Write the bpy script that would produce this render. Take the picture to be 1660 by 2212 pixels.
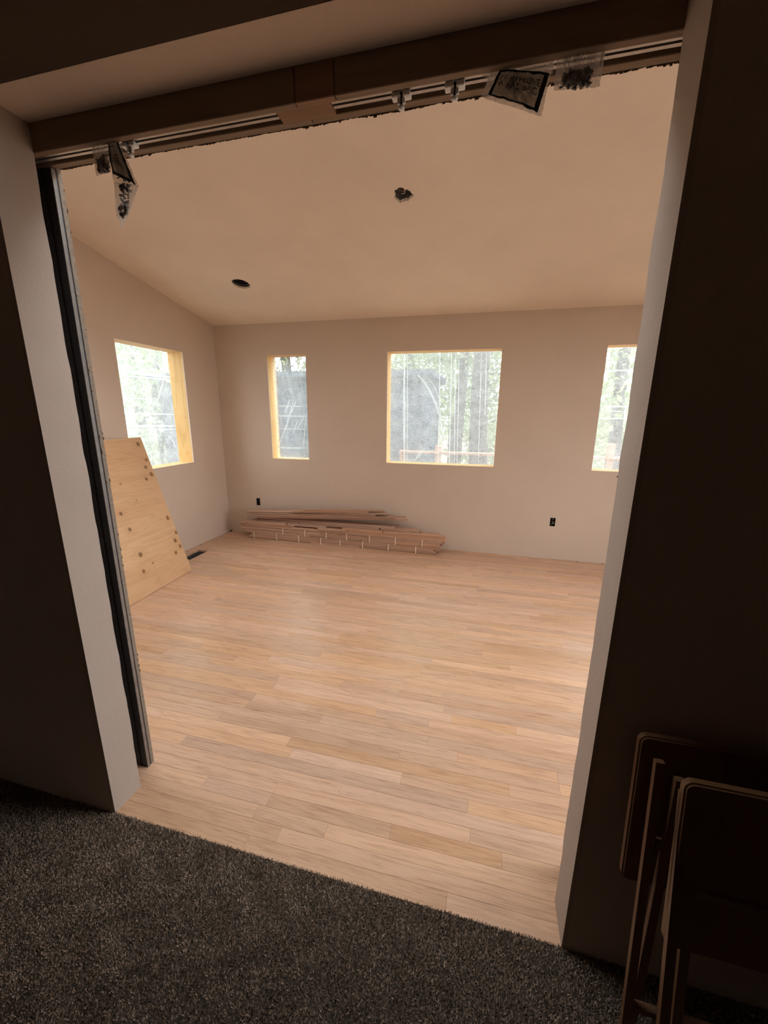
import bpy, bmesh, math, random
import numpy as np
from mathutils import Vector, Matrix, noise
random.seed(7)
rng = np.random.default_rng(11)
S = bpy.context.scene
COL = S.collection
for o in list(bpy.data.objects):
    bpy.data.objects.remove(o)

# ---------------------------------------------------------------- camera
F_PX, PITCH, YAW, ROLL = 867.34, 1.32851862, 0.24652516, 0.00811182
EYE = Vector((0, 0, 1.5))
ROT = Matrix.Rotation(YAW, 3, 'Z') @ Matrix.Rotation(PITCH, 3, 'X') @ Matrix.Rotation(ROLL, 3, 'Z')
cd = bpy.data.cameras.new('camera')
cd.sensor_fit = 'HORIZONTAL'; cd.sensor_width = 36.0
cd.lens = F_PX / 1660 * 36.0
cd.clip_start = 0.02; cd.clip_end = 300
cam = bpy.data.objects.new('camera', cd); COL.objects.link(cam)
cam.matrix_world = Matrix.Translation(EYE) @ ROT.to_4x4()
S.camera = cam

def ray(px, py):
    return ROT @ Vector((px - 830, -(py - 1106), -F_PX))
def pix(ax, val, px, py):
    """point where the line of sight through a photo pixel meets the plane coordinate[ax] = val"""
    d = ray(px, py); t = (val - EYE[ax]) / d[ax]
    return EYE + d * t

# ---------------------------------------------------------------- world, light, exposure
SKY = 4.2
w = bpy.data.worlds.new('sky'); S.world = w; w.use_nodes = True
bg = w.node_tree.nodes['Background']
bg.inputs[0].default_value = (0.93, 0.97, 1.0, 1); bg.inputs[1].default_value = SKY
S.view_settings.view_transform = 'Standard'; S.view_settings.look = 'None'
S.view_settings.gamma = 1.0; S.view_settings.use_curve_mapping = False
S.view_settings.exposure = 1.08

def portal(loc, direction, sx, sy):
    l = bpy.data.lights.new('sky_portal', 'AREA'); l.shape = 'RECTANGLE'; l.size = sx; l.size_y = sy
    l.cycles.is_portal = True
    o = bpy.data.objects.new('sky_portal', l); COL.objects.link(o)
    o.location = loc; o.rotation_euler = Vector(direction).to_track_quat('-Z', 'Z' if abs(direction[2]) < .5 else 'Y').to_euler()
    return o

# ---------------------------------------------------------------- key dimensions (metres)
YN0, YN1 = 0.93, 1.05          # hall-side half of the pocket wall
YP0, YP1 = 1.132, 1.166        # room-side half
YF = 4.36                      # far wall
XL, XR = -3.15, 2.75           # side walls of the room
JL, JR = -1.287, 0.306         # opening
HS = 2.27                      # plaster soffit height
HT = 3.75
def zceil(y): return 2.455 + 0.205 * (YF - y)
WIN = {1: (-2.482, -2.008, 0.957, 2.118, 4.478), 2: (-1.075, 0.086, 0.957, 2.122, 4.556), 3: (1.027, 1.52, 0.957, 2.124, 4.556)}
LW = (3.005, 3.82, 0.95, 2.10, -3.345)
ADDED_SKYL = (-2.6, 1.3, 1.30, 1.98)     # unseen roof opening added to light the near part of the room

# ---------------------------------------------------------------- node helpers
def new_mat(name):
    m = bpy.data.materials.new(name); m.use_nodes = True
    nt = m.node_tree; nt.nodes.clear()
    out = nt.nodes.new('ShaderNodeOutputMaterial')
    return m, nt, out
def N(nt, typ, **kw):
    n = nt.nodes.new('ShaderNode' + typ)
    for k, v in kw.items():
        if k.startswith('i_'):
            key = k[2:]; key = int(key) if key.isdigit() else key.replace('_', ' ')
            n.inputs[key].default_value = v
        else: setattr(n, k, v)
    return n
def L(nt, a, b): nt.links.new(a, b)
def ramp(nt, fac, stops, interp='LINEAR'):
    r = N(nt, 'ValToRGB'); r.color_ramp.interpolation = interp
    e = r.color_ramp.elements
    while len(e) < len(stops): e.new(0.5)
    for el, (p, c) in zip(e, stops):
        el.position = p; el.color = (*c, 1) if len(c) == 3 else c
    L(nt, fac, r.inputs[0]); return r.outputs[0]
def math_(nt, op, a, b=None, clamp=False):
    n = N(nt, 'Math', operation=op); n.use_clamp = clamp
    for i, v in enumerate((a, b)):
        if v is None: continue
        if isinstance(v, (int, float)): n.inputs[i].default_value = v
        else: L(nt, v, n.inputs[i])
    return n.outputs[0]
def mixc(nt, fac, a, b, mode='MIX'):
    n = N(nt, 'Mix', data_type='RGBA', blend_type=mode)
    for i, v in ((0, fac), (6, a), (7, b)):
        if isinstance(v, (int, float)): n.inputs[i].default_value = v
        elif isinstance(v, tuple): n.inputs[i].default_value = (*v, 1)
        else: L(nt, v, n.inputs[i])
    return n.outputs[2]
def noise_(nt, vec, scale, detail=2.0, rough=0.5, dist=0.0):
    n = N(nt, 'TexNoise', i_Scale=scale, i_Detail=detail, i_Roughness=rough, i_Distortion=dist)
    if vec is not None: L(nt, vec, n.inputs['Vector'])
    return n.outputs[0]
def mapping(nt, vec, scale=(1, 1, 1), rot=(0, 0, 0), loc=(0, 0, 0)):
    n = N(nt, 'Mapping'); L(nt, vec, n.inputs[0])
    n.inputs['Scale'].default_value = scale; n.inputs['Rotation'].default_value = rot; n.inputs['Location'].default_value = loc
    return n.outputs[0]
def bump(nt, h, strength, dist):
    b = N(nt, 'Bump', i_Strength=strength, i_Distance=dist); L(nt, h, b.inputs['Height']); return b.outputs[0]
def pbsdf(nt, out, color, rough=0.5, metal=0.0, spec=0.5, normal=None):
    p = N(nt, 'BsdfPrincipled', i_Metallic=metal)
    p.inputs['Specular IOR Level'].default_value = spec
    for key, v in (('Base Color', color), ('Roughness', rough)):
        if isinstance(v, tuple): p.inputs[key].default_value = (*v, 1)
        elif isinstance(v, (int, float)): p.inputs[key].default_value = v
        else: L(nt, v, p.inputs[key])
    if normal is not None: L(nt, normal, p.inputs['Normal'])
    L(nt, p.outputs[0], out.inputs[0]); return p

def wpos(nt): return N(nt, 'NewGeometry').outputs['Position']

def mat_paint(name, col, peel=1.0, mott=0.02):
    m, nt, out = new_mat(name); P = wpos(nt)
    a = noise_(nt, P, 2.2, 4, .55); b = noise_(nt, P, 60, 3, .6); c = noise_(nt, P, 190, 2, .6)
    dark = tuple(x * (1 - mott * 1.6) for x in col); lite = tuple(min(1, x * (1 + mott)) for x in col)
    cc = ramp(nt, a, [(.3, dark), (.7, lite)])
    cc = mixc(nt, math_(nt, 'MULTIPLY', b, .12), cc, tuple(x * .75 for x in col))
    nrm = bump(nt, math_(nt, 'ADD', b, c), .35 * peel, .002)
    pbsdf(nt, out, cc, .75, 0, .25, nrm); return m
def mat_plain(name, col, rough=.5, metal=0.0, spec=.5, var=.12, scale=40):
    m, nt, out = new_mat(name); P = wpos(nt)
    a = noise_(nt, P, scale, 4, .6)
    cc = ramp(nt, a, [(.3, tuple(x * (1 - var) for x in col)), (.7, tuple(min(1, x * (1 + var)) for x in col))])
    pbsdf(nt, out, cc, rough, metal, spec, bump(nt, a, .15, .002)); return m
def mat_wood(name, base, dark, light, axis=0, rough=.5, spec=.35, grain=1.0, ring=1.0, tint=.16, knots=None, knotcol=(.2, .09, .03), long_=.55, freq=75.0, fine_=4.5):
    """wood with grain along a world axis, shifted and tinted for every separate board"""
    m, nt, out = new_mat(name)
    g = N(nt, 'NewGeometry'); oi = N(nt, 'ObjectInfo')
    r1 = math_(nt, 'FRACT', math_(nt, 'ADD', math_(nt, 'MULTIPLY', g.outputs['Random Per Island'], 7.31), oi.outputs['Random']))
    r2 = math_(nt, 'FRACT', math_(nt, 'MULTIPLY', r1, 37.7))
    cx = N(nt, 'CombineXYZ'); L(nt, math_(nt, 'MULTIPLY', r1, 53.0), cx.inputs[0]); L(nt, math_(nt, 'MULTIPLY', r2, 31.0), cx.inputs[1]); L(nt, math_(nt, 'MULTIPLY', r1, 17.0), cx.inputs[2])
    va = N(nt, 'VectorMath', operation='ADD'); L(nt, g.outputs['Position'], va.inputs[0]); L(nt, cx.outputs[0], va.inputs[1])
    P = va.outputs[0]
    sc = [9.0, 9.0, 9.0]; sc[axis] = long_
    sf = [170.0, 170.0, 170.0]; sf[axis] = fine_
    st = [4.0, 4.0, 4.0]; st[axis] = .35
    low = noise_(nt, mapping(nt, P, tuple(x * .9 for x in sc)), 1.0, 2.5, .5, .35)
    rings = math_(nt, 'SINE', math_(nt, 'MULTIPLY', low, freq))
    rings = math_(nt, 'POWER', math_(nt, 'MULTIPLY', math_(nt, 'ADD', rings, 1.0), .5), 3.0)
    fine = noise_(nt, mapping(nt, P, tuple(sf)), 1.0, 3, .65)
    soft = noise_(nt, mapping(nt, P, tuple(st)), 1.0, 2, .5)
    cc = ramp(nt, soft, [(.3, base), (.7, light)])
    cc = mixc(nt, math_(nt, 'MULTIPLY', rings, .30 * ring), cc, dark)
    pores = ramp(nt, fine, [(.36, (1, 1, 1)), (.52, (0, 0, 0))])
    cc = mixc(nt, math_(nt, 'MULTIPLY', pores, .32 * grain), cc, dark)
    # board to board tint
    hv = N(nt, 'HueSaturation'); L(nt, cc, hv.inputs['Color'])
    L(nt, math_(nt, 'ADD', math_(nt, 'MULTIPLY', r1, tint * 2), 1 - tint), hv.inputs['Value'])
    L(nt, math_(nt, 'ADD', math_(nt, 'MULTIPLY', r2, .18), .91), hv.inputs['Saturation'])
    L(nt, math_(nt, 'ADD', math_(nt, 'MULTIPLY', r2, .006), .497), hv.inputs['Hue'])
    cc = hv.outputs[0]
    if knots:
        acc = None; halo = None
        tc = N(nt, 'TexCoord').outputs['Object']
        wob = N(nt, 'VectorMath', operation='SCALE'); wob.inputs['Scale'].default_value = .02
        nz = N(nt, 'TexNoise', i_Scale=14.0); L(nt, tc, nz.inputs['Vector']); L(nt, nz.outputs['Color'], wob.inputs[0])
        vv = N(nt, 'VectorMath', operation='ADD'); L(nt, tc, vv.inputs[0]); L(nt, wob.outputs[0], vv.inputs[1])
        for (kx, ky, kz, kr) in knots:
            d = N(nt, 'VectorMath', operation='DISTANCE'); L(nt, vv.outputs[0], d.inputs[0]); d.inputs[1].default_value = (kx + .01, ky + .01, kz + .01)
            mr = N(nt, 'MapRange'); mr.interpolation_type = 'SMOOTHSTEP'; L(nt, d.outputs['Value'], mr.inputs[0])
            mr.inputs[1].default_value = kr * .75; mr.inputs[2].default_value = kr * 1.25; mr.inputs[3].default_value = 1; mr.inputs[4].default_value = 0
            acc = mr.outputs[0] if acc is None else math_(nt, 'MAXIMUM', acc, mr.outputs[0])
            rr = math_(nt, 'MULTIPLY', math_(nt, 'ADD', math_(nt, 'SINE', math_(nt, 'MULTIPLY', d.outputs['Value'], 330.0)), 1.0), .5)
            m2 = N(nt, 'MapRange'); L(nt, d.outputs['Value'], m2.inputs[0]); m2.inputs[1].default_value = kr; m2.inputs[2].default_value = kr * 5.5; m2.inputs[3].default_value = .33; m2.inputs[4].default_value = 0
            hl = math_(nt, 'MULTIPLY', rr, m2.outputs[0])
            halo = hl if halo is None else math_(nt, 'MAXIMUM', halo, hl)
        cc = mixc(nt, halo, cc, dark); cc = mixc(nt, math_(nt, 'MULTIPLY', acc, .8), cc, knotcol)
    rg = math_(nt, 'ADD', math_(nt, 'MULTIPLY', fine, .22), rough - .11)
    nrm = bump(nt, math_(nt, 'ADD', fine, math_(nt, 'MULTIPLY', rings, .35)), .25, .0015)
    pbsdf(nt, out, cc, rg, 0, spec, nrm); return m
def mat_film(name, transp, transl, gloss, col=(.93, .96, .98), rough=.15, scale=9.0):
    """thin plastic film: part see-through, part light-scattering, a little shine"""
    m, nt, out = new_mat(name); P = wpos(nt)
    a = noise_(nt, P, scale, 4, .65); b = noise_(nt, P, scale * 7, 3, .6)
    nrm = bump(nt, math_(nt, 'ADD', a, math_(nt, 'MULTIPLY', b, .3)), .6, .02)
    t = N(nt, 'BsdfTransparent'); t.inputs[0].default_value = (*col, 1)
    s = N(nt, 'BsdfTranslucent'); s.inputs[0].default_value = (*col, 1); L(nt, nrm, s.inputs['Normal'])
    gl = N(nt, 'BsdfGlossy', i_Roughness=rough); L(nt, nrm, gl.inputs['Normal'])
    df = N(nt, 'BsdfDiffuse'); df.inputs[0].default_value = (*col, 1)
    m0 = N(nt, 'MixShader'); m0.inputs[0].default_value = .3; L(nt, s.outputs[0], m0.inputs[1]); L(nt, df.outputs[0], m0.inputs[2])
    m1 = N(nt, 'MixShader')
    f = math_(nt, 'ADD', transl / (transp + transl), math_(nt, 'MULTIPLY', math_(nt, 'SUBTRACT', math_(nt, 'ADD', a, b), 1.0), .5), True)
    L(nt, f, m1.inputs[0]); L(nt, t.outputs[0], m1.inputs[1]); L(nt, m0.outputs[0], m1.inputs[2])
    m2 = N(nt, 'MixShader'); m2.inputs[0].default_value = gloss; L(nt, m1.outputs[0], m2.inputs[1]); L(nt, gl.outputs[0], m2.inputs[2])
    L(nt, m2.outputs[0], out.inputs[0]); return m
def mat_carpet(name):
    m, nt, out = new_mat(name); g = N(nt, 'NewGeometry'); P = g.outputs['Position']
    a = noise_(nt, P, 5, 3, .6); b = noise_(nt, P, 300, 2, .6)
    cc = ramp(nt, g.outputs['Random Per Island'], [(0, (.23, .165, .118)), (.5, (.38, .285, .21)), (.85, (.51, .39, .29)), (1, (.66, .51, .39))])
    cc = mixc(nt, math_(nt, 'MULTIPLY', a, .55), cc, (.23, .162, .12))
    pbsdf(nt, out, cc, .9, 0, .15); return m
def mat_leaf(name, c0, c1):
    m, nt, out = new_mat(name); g = N(nt, 'NewGeometry')
    cc = ramp(nt, g.outputs['Random Per Island'], [(0, c0), (1, c1)])
    d = N(nt, 'BsdfDiffuse'); t = N(nt, 'BsdfTranslucent'); L(nt, cc, d.inputs[0]); L(nt, cc, t.inputs[0])
    mx = N(nt, 'MixShader'); mx.inputs[0].default_value = .45; L(nt, d.outputs[0], mx.inputs[1]); L(nt, t.outputs[0], mx.inputs[2])
    L(nt, mx.outputs[0], out.inputs[0]); return m

WALLC = (.70, .57, .468)
MAT = {}
MAT['wall'] = mat_paint('wall_paint', WALLC)
MAT['ceiling'] = mat_paint('ceiling_paint', (.90, .775, .655), .5, .03)
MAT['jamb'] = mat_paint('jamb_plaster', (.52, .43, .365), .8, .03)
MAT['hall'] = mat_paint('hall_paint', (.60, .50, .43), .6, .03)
MAT['gypsum'] = mat_plain('gypsum_edge', (.30, .245, .195), .9, 0, .1, .2, 90)
MAT['paper'] = mat_plain('torn_paper', (.16, .10, .06), .9, 0, .1, .3, 120)
MAT['floor'] = mat_wood('floor_oak', (.63, .392, .25), (.29, .14, .075), (.715, .468, .315), 0, .31, .5, .9, .6, .10, long_=.95, freq=50.0, fine_=9.0)
MAT['stack'] = mat_wood('stacked_oak', (.56, .34, .235), (.30, .15, .085), (.72, .48, .345), 0, .55, .3, .8, .5, .2)
MAT['pine_v'] = mat_wood('pine_upright', (.78, .50, .22), (.50, .26, .08), (.88, .63, .32), 2, .6, .25, .7, .9, .08)
MAT['pine_h'] = mat_wood('pine_level', (.78, .50, .24), (.50, .26, .08), (.88, .63, .34), 0, .6, .25, .7, .8, .08)
MAT['pine_y'] = mat_wood('pine_level_side', (.78, .50, .24), (.50, .26, .08), (.88, .63, .34), 1, .6, .25, .7, .8, .08)
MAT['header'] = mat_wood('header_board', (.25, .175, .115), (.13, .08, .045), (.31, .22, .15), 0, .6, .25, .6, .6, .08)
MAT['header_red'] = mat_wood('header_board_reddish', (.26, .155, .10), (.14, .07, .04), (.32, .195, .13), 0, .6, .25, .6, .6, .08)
MAT['steel_dark'] = mat_plain('dark_steel', (.05, .05, .055), .45, .6, .5, .2, 30)
MAT['steel'] = mat_plain('galvanised_steel', (.30, .30, .30), .4, .8, .5, .15, 30)
MAT['alu'] = mat_plain('aluminium', (.50, .47, .44), .35, .85, .5, .1, 50)
MAT['white_metal'] = mat_plain('white_painted_metal', (.9, .9, .88), .3, 0, .5, .03, 50)
MAT['black'] = mat_plain('black_hardware', (.02, .02, .022), .4, .3, .5, .3, 80)
MAT['ink'] = mat_plain('black_print', (.012, .012, .014), .5, 0, .3, .1, 80)
MAT['label'] = mat_film('printed_label_film', .25, .75, .06, (.42, .38, .33), .3, 30)
MAT['film'] = mat_film('window_film', .60, .40, .04, (.71, .745, .77))
MAT['fold'] = mat_film('folded_film', .25, .75, .10, (.86, .89, .9))
MAT['bag'] = mat_film('bag_film', .76, .24, .16, (.92, .89, .86), .14, 40)
MAT['strap'] = mat_plain('straw_strap', (.93, .82, .63), .5, 0, .4, .05, 60)
MAT['trayw'] = mat_wood('dark_stained_wood', (.13, .063, .031), (.055, .024, .011), (.19, .098, .052), 2, .38, .5, .5, .4, .06)
MAT['carpet'] = mat_carpet('carpet_pile')
MAT['backing'] = mat_plain('carpet_backing', (.07, .057, .046), .95, 0, .1, .4, 200)
MAT['subfloor'] = mat_plain('subfloor_boards', (.12, .07, .04), .9, 0, .1, .3, 20)
MAT['bark'] = mat_plain('bark', (.05, .042, .038), .95, 0, .1, .5, 9)
MAT['leaf_a'] = mat_leaf('leaf_green', (.24, .32, .14), (.66, .74, .42))
MAT['leaf_b'] = mat_leaf('leaf_olive', (.20, .25, .15), (.56, .60, .38))
MAT['soil'] = mat_plain('soil', (.17, .14, .11), .95, 0, .1, .4, 3)
MAT['cedar'] = mat_wood('deck_cedar', (.44, .25, .16), (.26, .13, .08), (.54, .33, .22), 0, .6, .3, .6, .5, .12)
MAT['shed'] = mat_plain('slate_siding', (.06, .075, .10), .8, 0, .2, .25, 3)
MAT['wire'] = mat_plain('cable_sheath', (.75, .72, .66), .5, 0, .4, .1, 60)
MAT['copper'] = mat_plain('bare_copper', (.55, .28, .14), .4, .8, .5, .1, 60)
MAT['box'] = mat_plain('dark_plastic_box', (.03, .03, .035), .5, 0, .4, .3, 60)
MAT['red'] = mat_plain('rough_outer_wall', (.35, .33, .30), .9, 0, .1, .2, 5)

# ---------------------------------------------------------------- mesh helpers
class MB:
    def __init__(s): s.v = []; s.f = []
    def add(s, vs, fs):
        b = len(s.v); s.v += [tuple(p) for p in vs]; s.f += [tuple(i + b for i in q) for q in fs]; return s
    def box(s, x0, x1, y0, y1, z0, z1):
        return s.add([(x0, y0, z0), (x1, y0, z0), (x1, y1, z0), (x0, y1, z0), (x0, y0, z1), (x1, y0, z1), (x1, y1, z1), (x0, y1, z1)],
                     [(0, 3, 2, 1), (4, 5, 6, 7), (0, 1, 5, 4), (1, 2, 6, 5), (2, 3, 7, 6), (3, 0, 4, 7)])
    def cbox(s, x0, x1, y0, y1, z0, z1, c):
        """box with all edges chamfered"""
        bm = bmesh.new(); bmesh.ops.create_cube(bm, size=1)
        for v in bm.verts: v.co = Vector(((x0 + x1) / 2 + v.co.x * (x1 - x0), (y0 + y1) / 2 + v.co.y * (y1 - y0), (z0 + z1) / 2 + v.co.z * (z1 - z0)))
        bmesh.ops.bevel(bm, geom=bm.edges[:], offset=c, segments=1, affect='EDGES')
        bm.verts.index_update()
        s.add([v.co for v in bm.verts], [[v.index for v in f.verts] for f in bm.faces]); bm.free(); return s
    def beam(s, a, b, wdt, thk, side):
        """bar from a to b; wdt along side, thk along the other axis; a/b are the centre line"""
        a = Vector(a); b = Vector(b); d = (b - a).normalized(); u = Vector(side); u = (u - d * u.dot(d)).normalized(); t = d.cross(u)
        vs = []
        for p in (a, b):
            for i, j in ((-1, -1), (1, -1), (1, 1), (-1, 1)): vs.append(p + u * (wdt / 2 * i) + t * (thk / 2 * j))
        return s.add(vs, [(0, 1, 2, 3), (7, 6, 5, 4), (0, 4, 5, 1), (1, 5, 6, 2), (2, 6, 7, 3), (3, 7, 4, 0)])
    def tube(s, pts, r, n=8, cap=True):
        pts = [Vector(p) for p in pts]; rs = r if isinstance(r, (list, tuple)) else [r] * len(pts)
        rings = []; up = Vector((.13, .31, .94))
        for i, p in enumerate(pts):
            d = (pts[min(i + 1, len(pts) - 1)] - pts[max(i - 1, 0)]).normalized()
            u = d.cross(up)
            if u.length < 1e-3: u = d.cross(Vector((1, 0, 0)))
            u.normalize(); t = d.cross(u)
            rings.append([p + (u * math.cos(k / n * math.tau) + t * math.sin(k / n * math.tau)) * rs[i] for k in range(n)])
        vs = [q for r_ in rings for q in r_]; fs = []
        for i in range(len(rings) - 1):
            for k in range(n): fs.append((i * n + k, i * n + (k + 1) % n, (i + 1) * n + (k + 1) % n, (i + 1) * n + k))
        if cap: fs += [tuple(range(n))[::-1], tuple(range((len(rings) - 1) * n, len(rings) * n))]
        return s.add(vs, fs)
    def prism(s, poly, d):
        n = len(poly); d = Vector(d); p = [Vector(q) for q in poly]
        return s.add(p + [q + d for q in p], [tuple(range(n))[::-1], tuple(range(n, 2 * n))] + [(i, (i + 1) % n, (i + 1) % n + n, i + n) for i in range(n)])
    def build(s, name, mat, parent=None, loc=(0, 0, 0), smooth=False, recalc=False):
        me = bpy.data.meshes.new(name)
        base = Vector(parent['_base']) if parent is not None and '_base' in parent else Vector(loc)
        me.from_pydata([tuple(Vector(p) - base) for p in s.v], [], s.f)
        if recalc:
            bm = bmesh.new(); bm.from_mesh(me); bmesh.ops.recalc_face_normals(bm, faces=bm.faces[:]); bm.to_mesh(me); bm.free()
        if smooth: me.polygons.foreach_set('use_smooth', [True] * len(me.polygons))
        me.materials.append(MAT[mat] if isinstance(mat, str) else mat); me.update()
        o = bpy.data.objects.new(name, me); COL.objects.link(o)
        if parent is None: o.location = base
        else: o.parent = parent
        o['_base'] = tuple(base)
        return o
def thing(name, loc, label=None, cat=None, group=None, kind=None):
    o = bpy.data.objects.new(name, None); COL.objects.link(o); o.location = loc; o['_base'] = tuple(loc); o.empty_display_size = .05
    return tag(o, label, cat, group, kind)
def tag(o, label=None, cat=None, group=None, kind=None):
    for k, v in (('label', label), ('category', cat), ('group', group), ('kind', kind)):
        if v: o[k] = v
    return o
def struct(name, mb, mat, label, cat, parent=None, **kw):
    o = mb.build(name, mat, parent, **kw)
    return tag(o, label, cat, None, 'structure')
def panel_holes(u0, u1, v0, v1, holes, to3, d):
    """slab with rectangular holes; to3(u, v) gives the front point, d the thickness vector"""
    mb = MB(); us = sorted({u0, u1, *[h[0] for h in holes], *[h[1] for h in holes]}); vs = sorted({v0, v1, *[h[2] for h in holes], *[h[3] for h in holes]})
    inh = lambda u, v: any(h[0] < u < h[1] and h[2] < v < h[3] for h in holes)
    d = Vector(d); ids = {}
    def vid(i, j, k):
        if (i, j, k) not in ids:
            ids[(i, j, k)] = len(mb.v); mb.v.append(tuple(Vector(to3(us[i], vs[j])) + (d if k else Vector())))
        return ids[(i, j, k)]
    nu, nv = len(us) - 1, len(vs) - 1
    solid = lambda i, j: 0 <= i < nu and 0 <= j < nv and not inh((us[i] + us[i + 1]) / 2, (vs[j] + vs[j + 1]) / 2)
    for i in range(nu):
        for j in range(nv):
            if not solid(i, j): continue
            mb.f.append((vid(i, j, 0), vid(i + 1, j, 0), vid(i + 1, j + 1, 0), vid(i, j + 1, 0)))
            mb.f.append((vid(i, j, 1), vid(i, j + 1, 1), vid(i + 1, j + 1, 1), vid(i + 1, j, 1)))
            for di, dj, a, b in ((-1, 0, (i, j), (i, j + 1)), (1, 0, (i + 1, j + 1), (i + 1, j)), (0, -1, (i + 1, j), (i, j)), (0, 1, (i, j + 1), (i + 1, j + 1))):
                if not solid(i + di, j + dj): mb.f.append((vid(*a, 0), vid(*b, 0), vid(*b, 1), vid(*a, 1)))
    return mb

# ================================================================ THE SETTING
# ---- far wall (finish board with exact holes, framing cavity behind)
OUT1, OUT2 = (-2.715, .41), (.722, .405)
boxhole = lambda c: (c[0] - .026, c[0] + .026, c[1] - .046, c[1] + .046)
SMALL = (1.262, 1.285, .897, .917)
holesF = [h[:4] for h in WIN.values()] + [boxhole(OUT1), boxhole(OUT2), SMALL]
wf = struct('wall_far', panel_holes(XL - .3, XR + .3, 0, HT, holesF, lambda u, v: (u, YF, v), (0, .013, 0)), 'wall', 'beige textured far wall with window openings', 'wall', recalc=True)
big = [(h[0] - .038, h[1] + .038, h[2] - .038, h[3] + .038) for h in WIN.values()] + [(c[0] - .04, c[0] + .04, c[1] - .06, c[1] + .06) for c in (OUT1, OUT2)]
panel_holes(XL - .3, XR + .3, -.3, HT, big, lambda u, v: (u, YF + .013, v), (0, .177, 0)).build('wall_core', 'red', wf, recalc=True)
# ---- left wall
wl = struct('wall_left', panel_holes(YP1, YF + .012, 0, HT, [LW[:4]], lambda u, v: (XL, u, v), (-.013, 0, 0)), 'wall', 'beige side wall beside leaning plywood', 'wall', recalc=True)
panel_holes(YN0 - .05, YF + .19, -.3, HT, [(LW[0] - .038, LW[1] + .038, LW[2] - .038, LW[3] + .038)], lambda u, v: (XL - .013, u, v), (-.18, 0, 0)).build('wall_core', 'red', wl, recalc=True)
# ---- right wall (out of frame) with an unseen opening added to bring in more daylight
ADDED_RWIN = [(1.5, 2.9, .45, 2.2)]
wr = struct('wall_right', panel_holes(YP1, YF + .012, 0, HT, ADDED_RWIN, lambda u, v: (XR, u, v), (.19, 0, 0)), 'wall', 'unseen beige side wall, window hole added for daylight', 'wall', recalc=True)
# ---- ceiling: sloping slab with two round cut-outs
CAN1 = (-2.247, 3.568, .079); CAN2 = (-.594, 2.765, .056)
def ceiling_mesh():
    mb = MB(); HB = .16; x0, x1, y0, y1 = XL - .02, XR + .02, YP1 - .03, YF + .02
    xs = sorted([x0, x1, ADDED_SKYL[0], ADDED_SKYL[1], CAN1[0] - HB, CAN1[0] + HB, CAN2[0] - HB, CAN2[0] + HB]); ys = sorted([y0, y1, ADDED_SKYL[2], ADDED_SKYL[3], CAN1[1] - HB, CAN1[1] + HB, CAN2[1] - HB, CAN2[1] + HB])
    P = lambda x, y: (x, y, zceil(y))
    for i in range(len(xs) - 1):
        for j in range(len(ys) - 1):
            cx, cy = (xs[i] + xs[i + 1]) / 2, (ys[j] + ys[j + 1]) / 2
            if ADDED_SKYL[0] < cx < ADDED_SKYL[1] and ADDED_SKYL[2] < cy < ADDED_SKYL[3]: continue
            if any(abs(cx - c[0]) < .01 and abs(cy - c[1]) < .01 for c in (CAN1, CAN2)): continue
            mb.add([P(xs[i], ys[j]), P(xs[i + 1], ys[j]), P(xs[i + 1], ys[j + 1]), P(xs[i], ys[j + 1])], [(3, 2, 1, 0)])
    for ci, c in enumerate((CAN1, CAN2)):
        n = 48; inner = []; outer = []; up = []
        for k in range(n):
            a = k / n * math.tau; ca, sa = math.cos(a), math.sin(a); q = HB / max(abs(ca), abs(sa)); r = c[2]
            if ci == 1: r *= 1 + .10 * math.sin(3 * a + 1) + .07 * math.sin(7 * a) + .05 * math.sin(13 * a)
            inner.append(P(c[0] + r * ca, c[1] + r * sa)); outer.append(P(c[0] + q * ca, c[1] + q * sa)); up.append((inner[-1][0], inner[-1][1], inner[-1][2] + .016))
        mb.add(inner + outer + up, [(k, (k + 1) % n, n + (k + 1) % n, n + k) for k in range(n)] + [(k, 2 * n + k, 2 * n + (k + 1) % n, (k + 1) % n) for k in range(n)])
    # upper side and the shaft of the added roof opening
    a0, a1, b0, b1 = ADDED_SKYL; q = lambda x, y: (x, y, zceil(y) + .3)
    for u0, u1, v0, v1 in ((x0, a0, y0, y1), (a1, x1, y0, y1), (a0, a1, y0, b0), (a0, a1, b1, y1)): mb.add([q(u0, v0), q(u1, v0), q(u1, v1), q(u0, v1)], [(0, 1, 2, 3)])
    cs = [(a0, b0), (a1, b0), (a1, b1), (a0, b1)]
    for k in range(4):
        p, r = cs[k], cs[(k + 1) % 4]; mb.add([P(*p), P(*r), q(*r), q(*p)], [(0, 1, 2, 3)])
    return mb
struct('ceiling', ceiling_mesh(), 'ceiling', 'sloping beige ceiling with two light cut-outs', 'ceiling')

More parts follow.
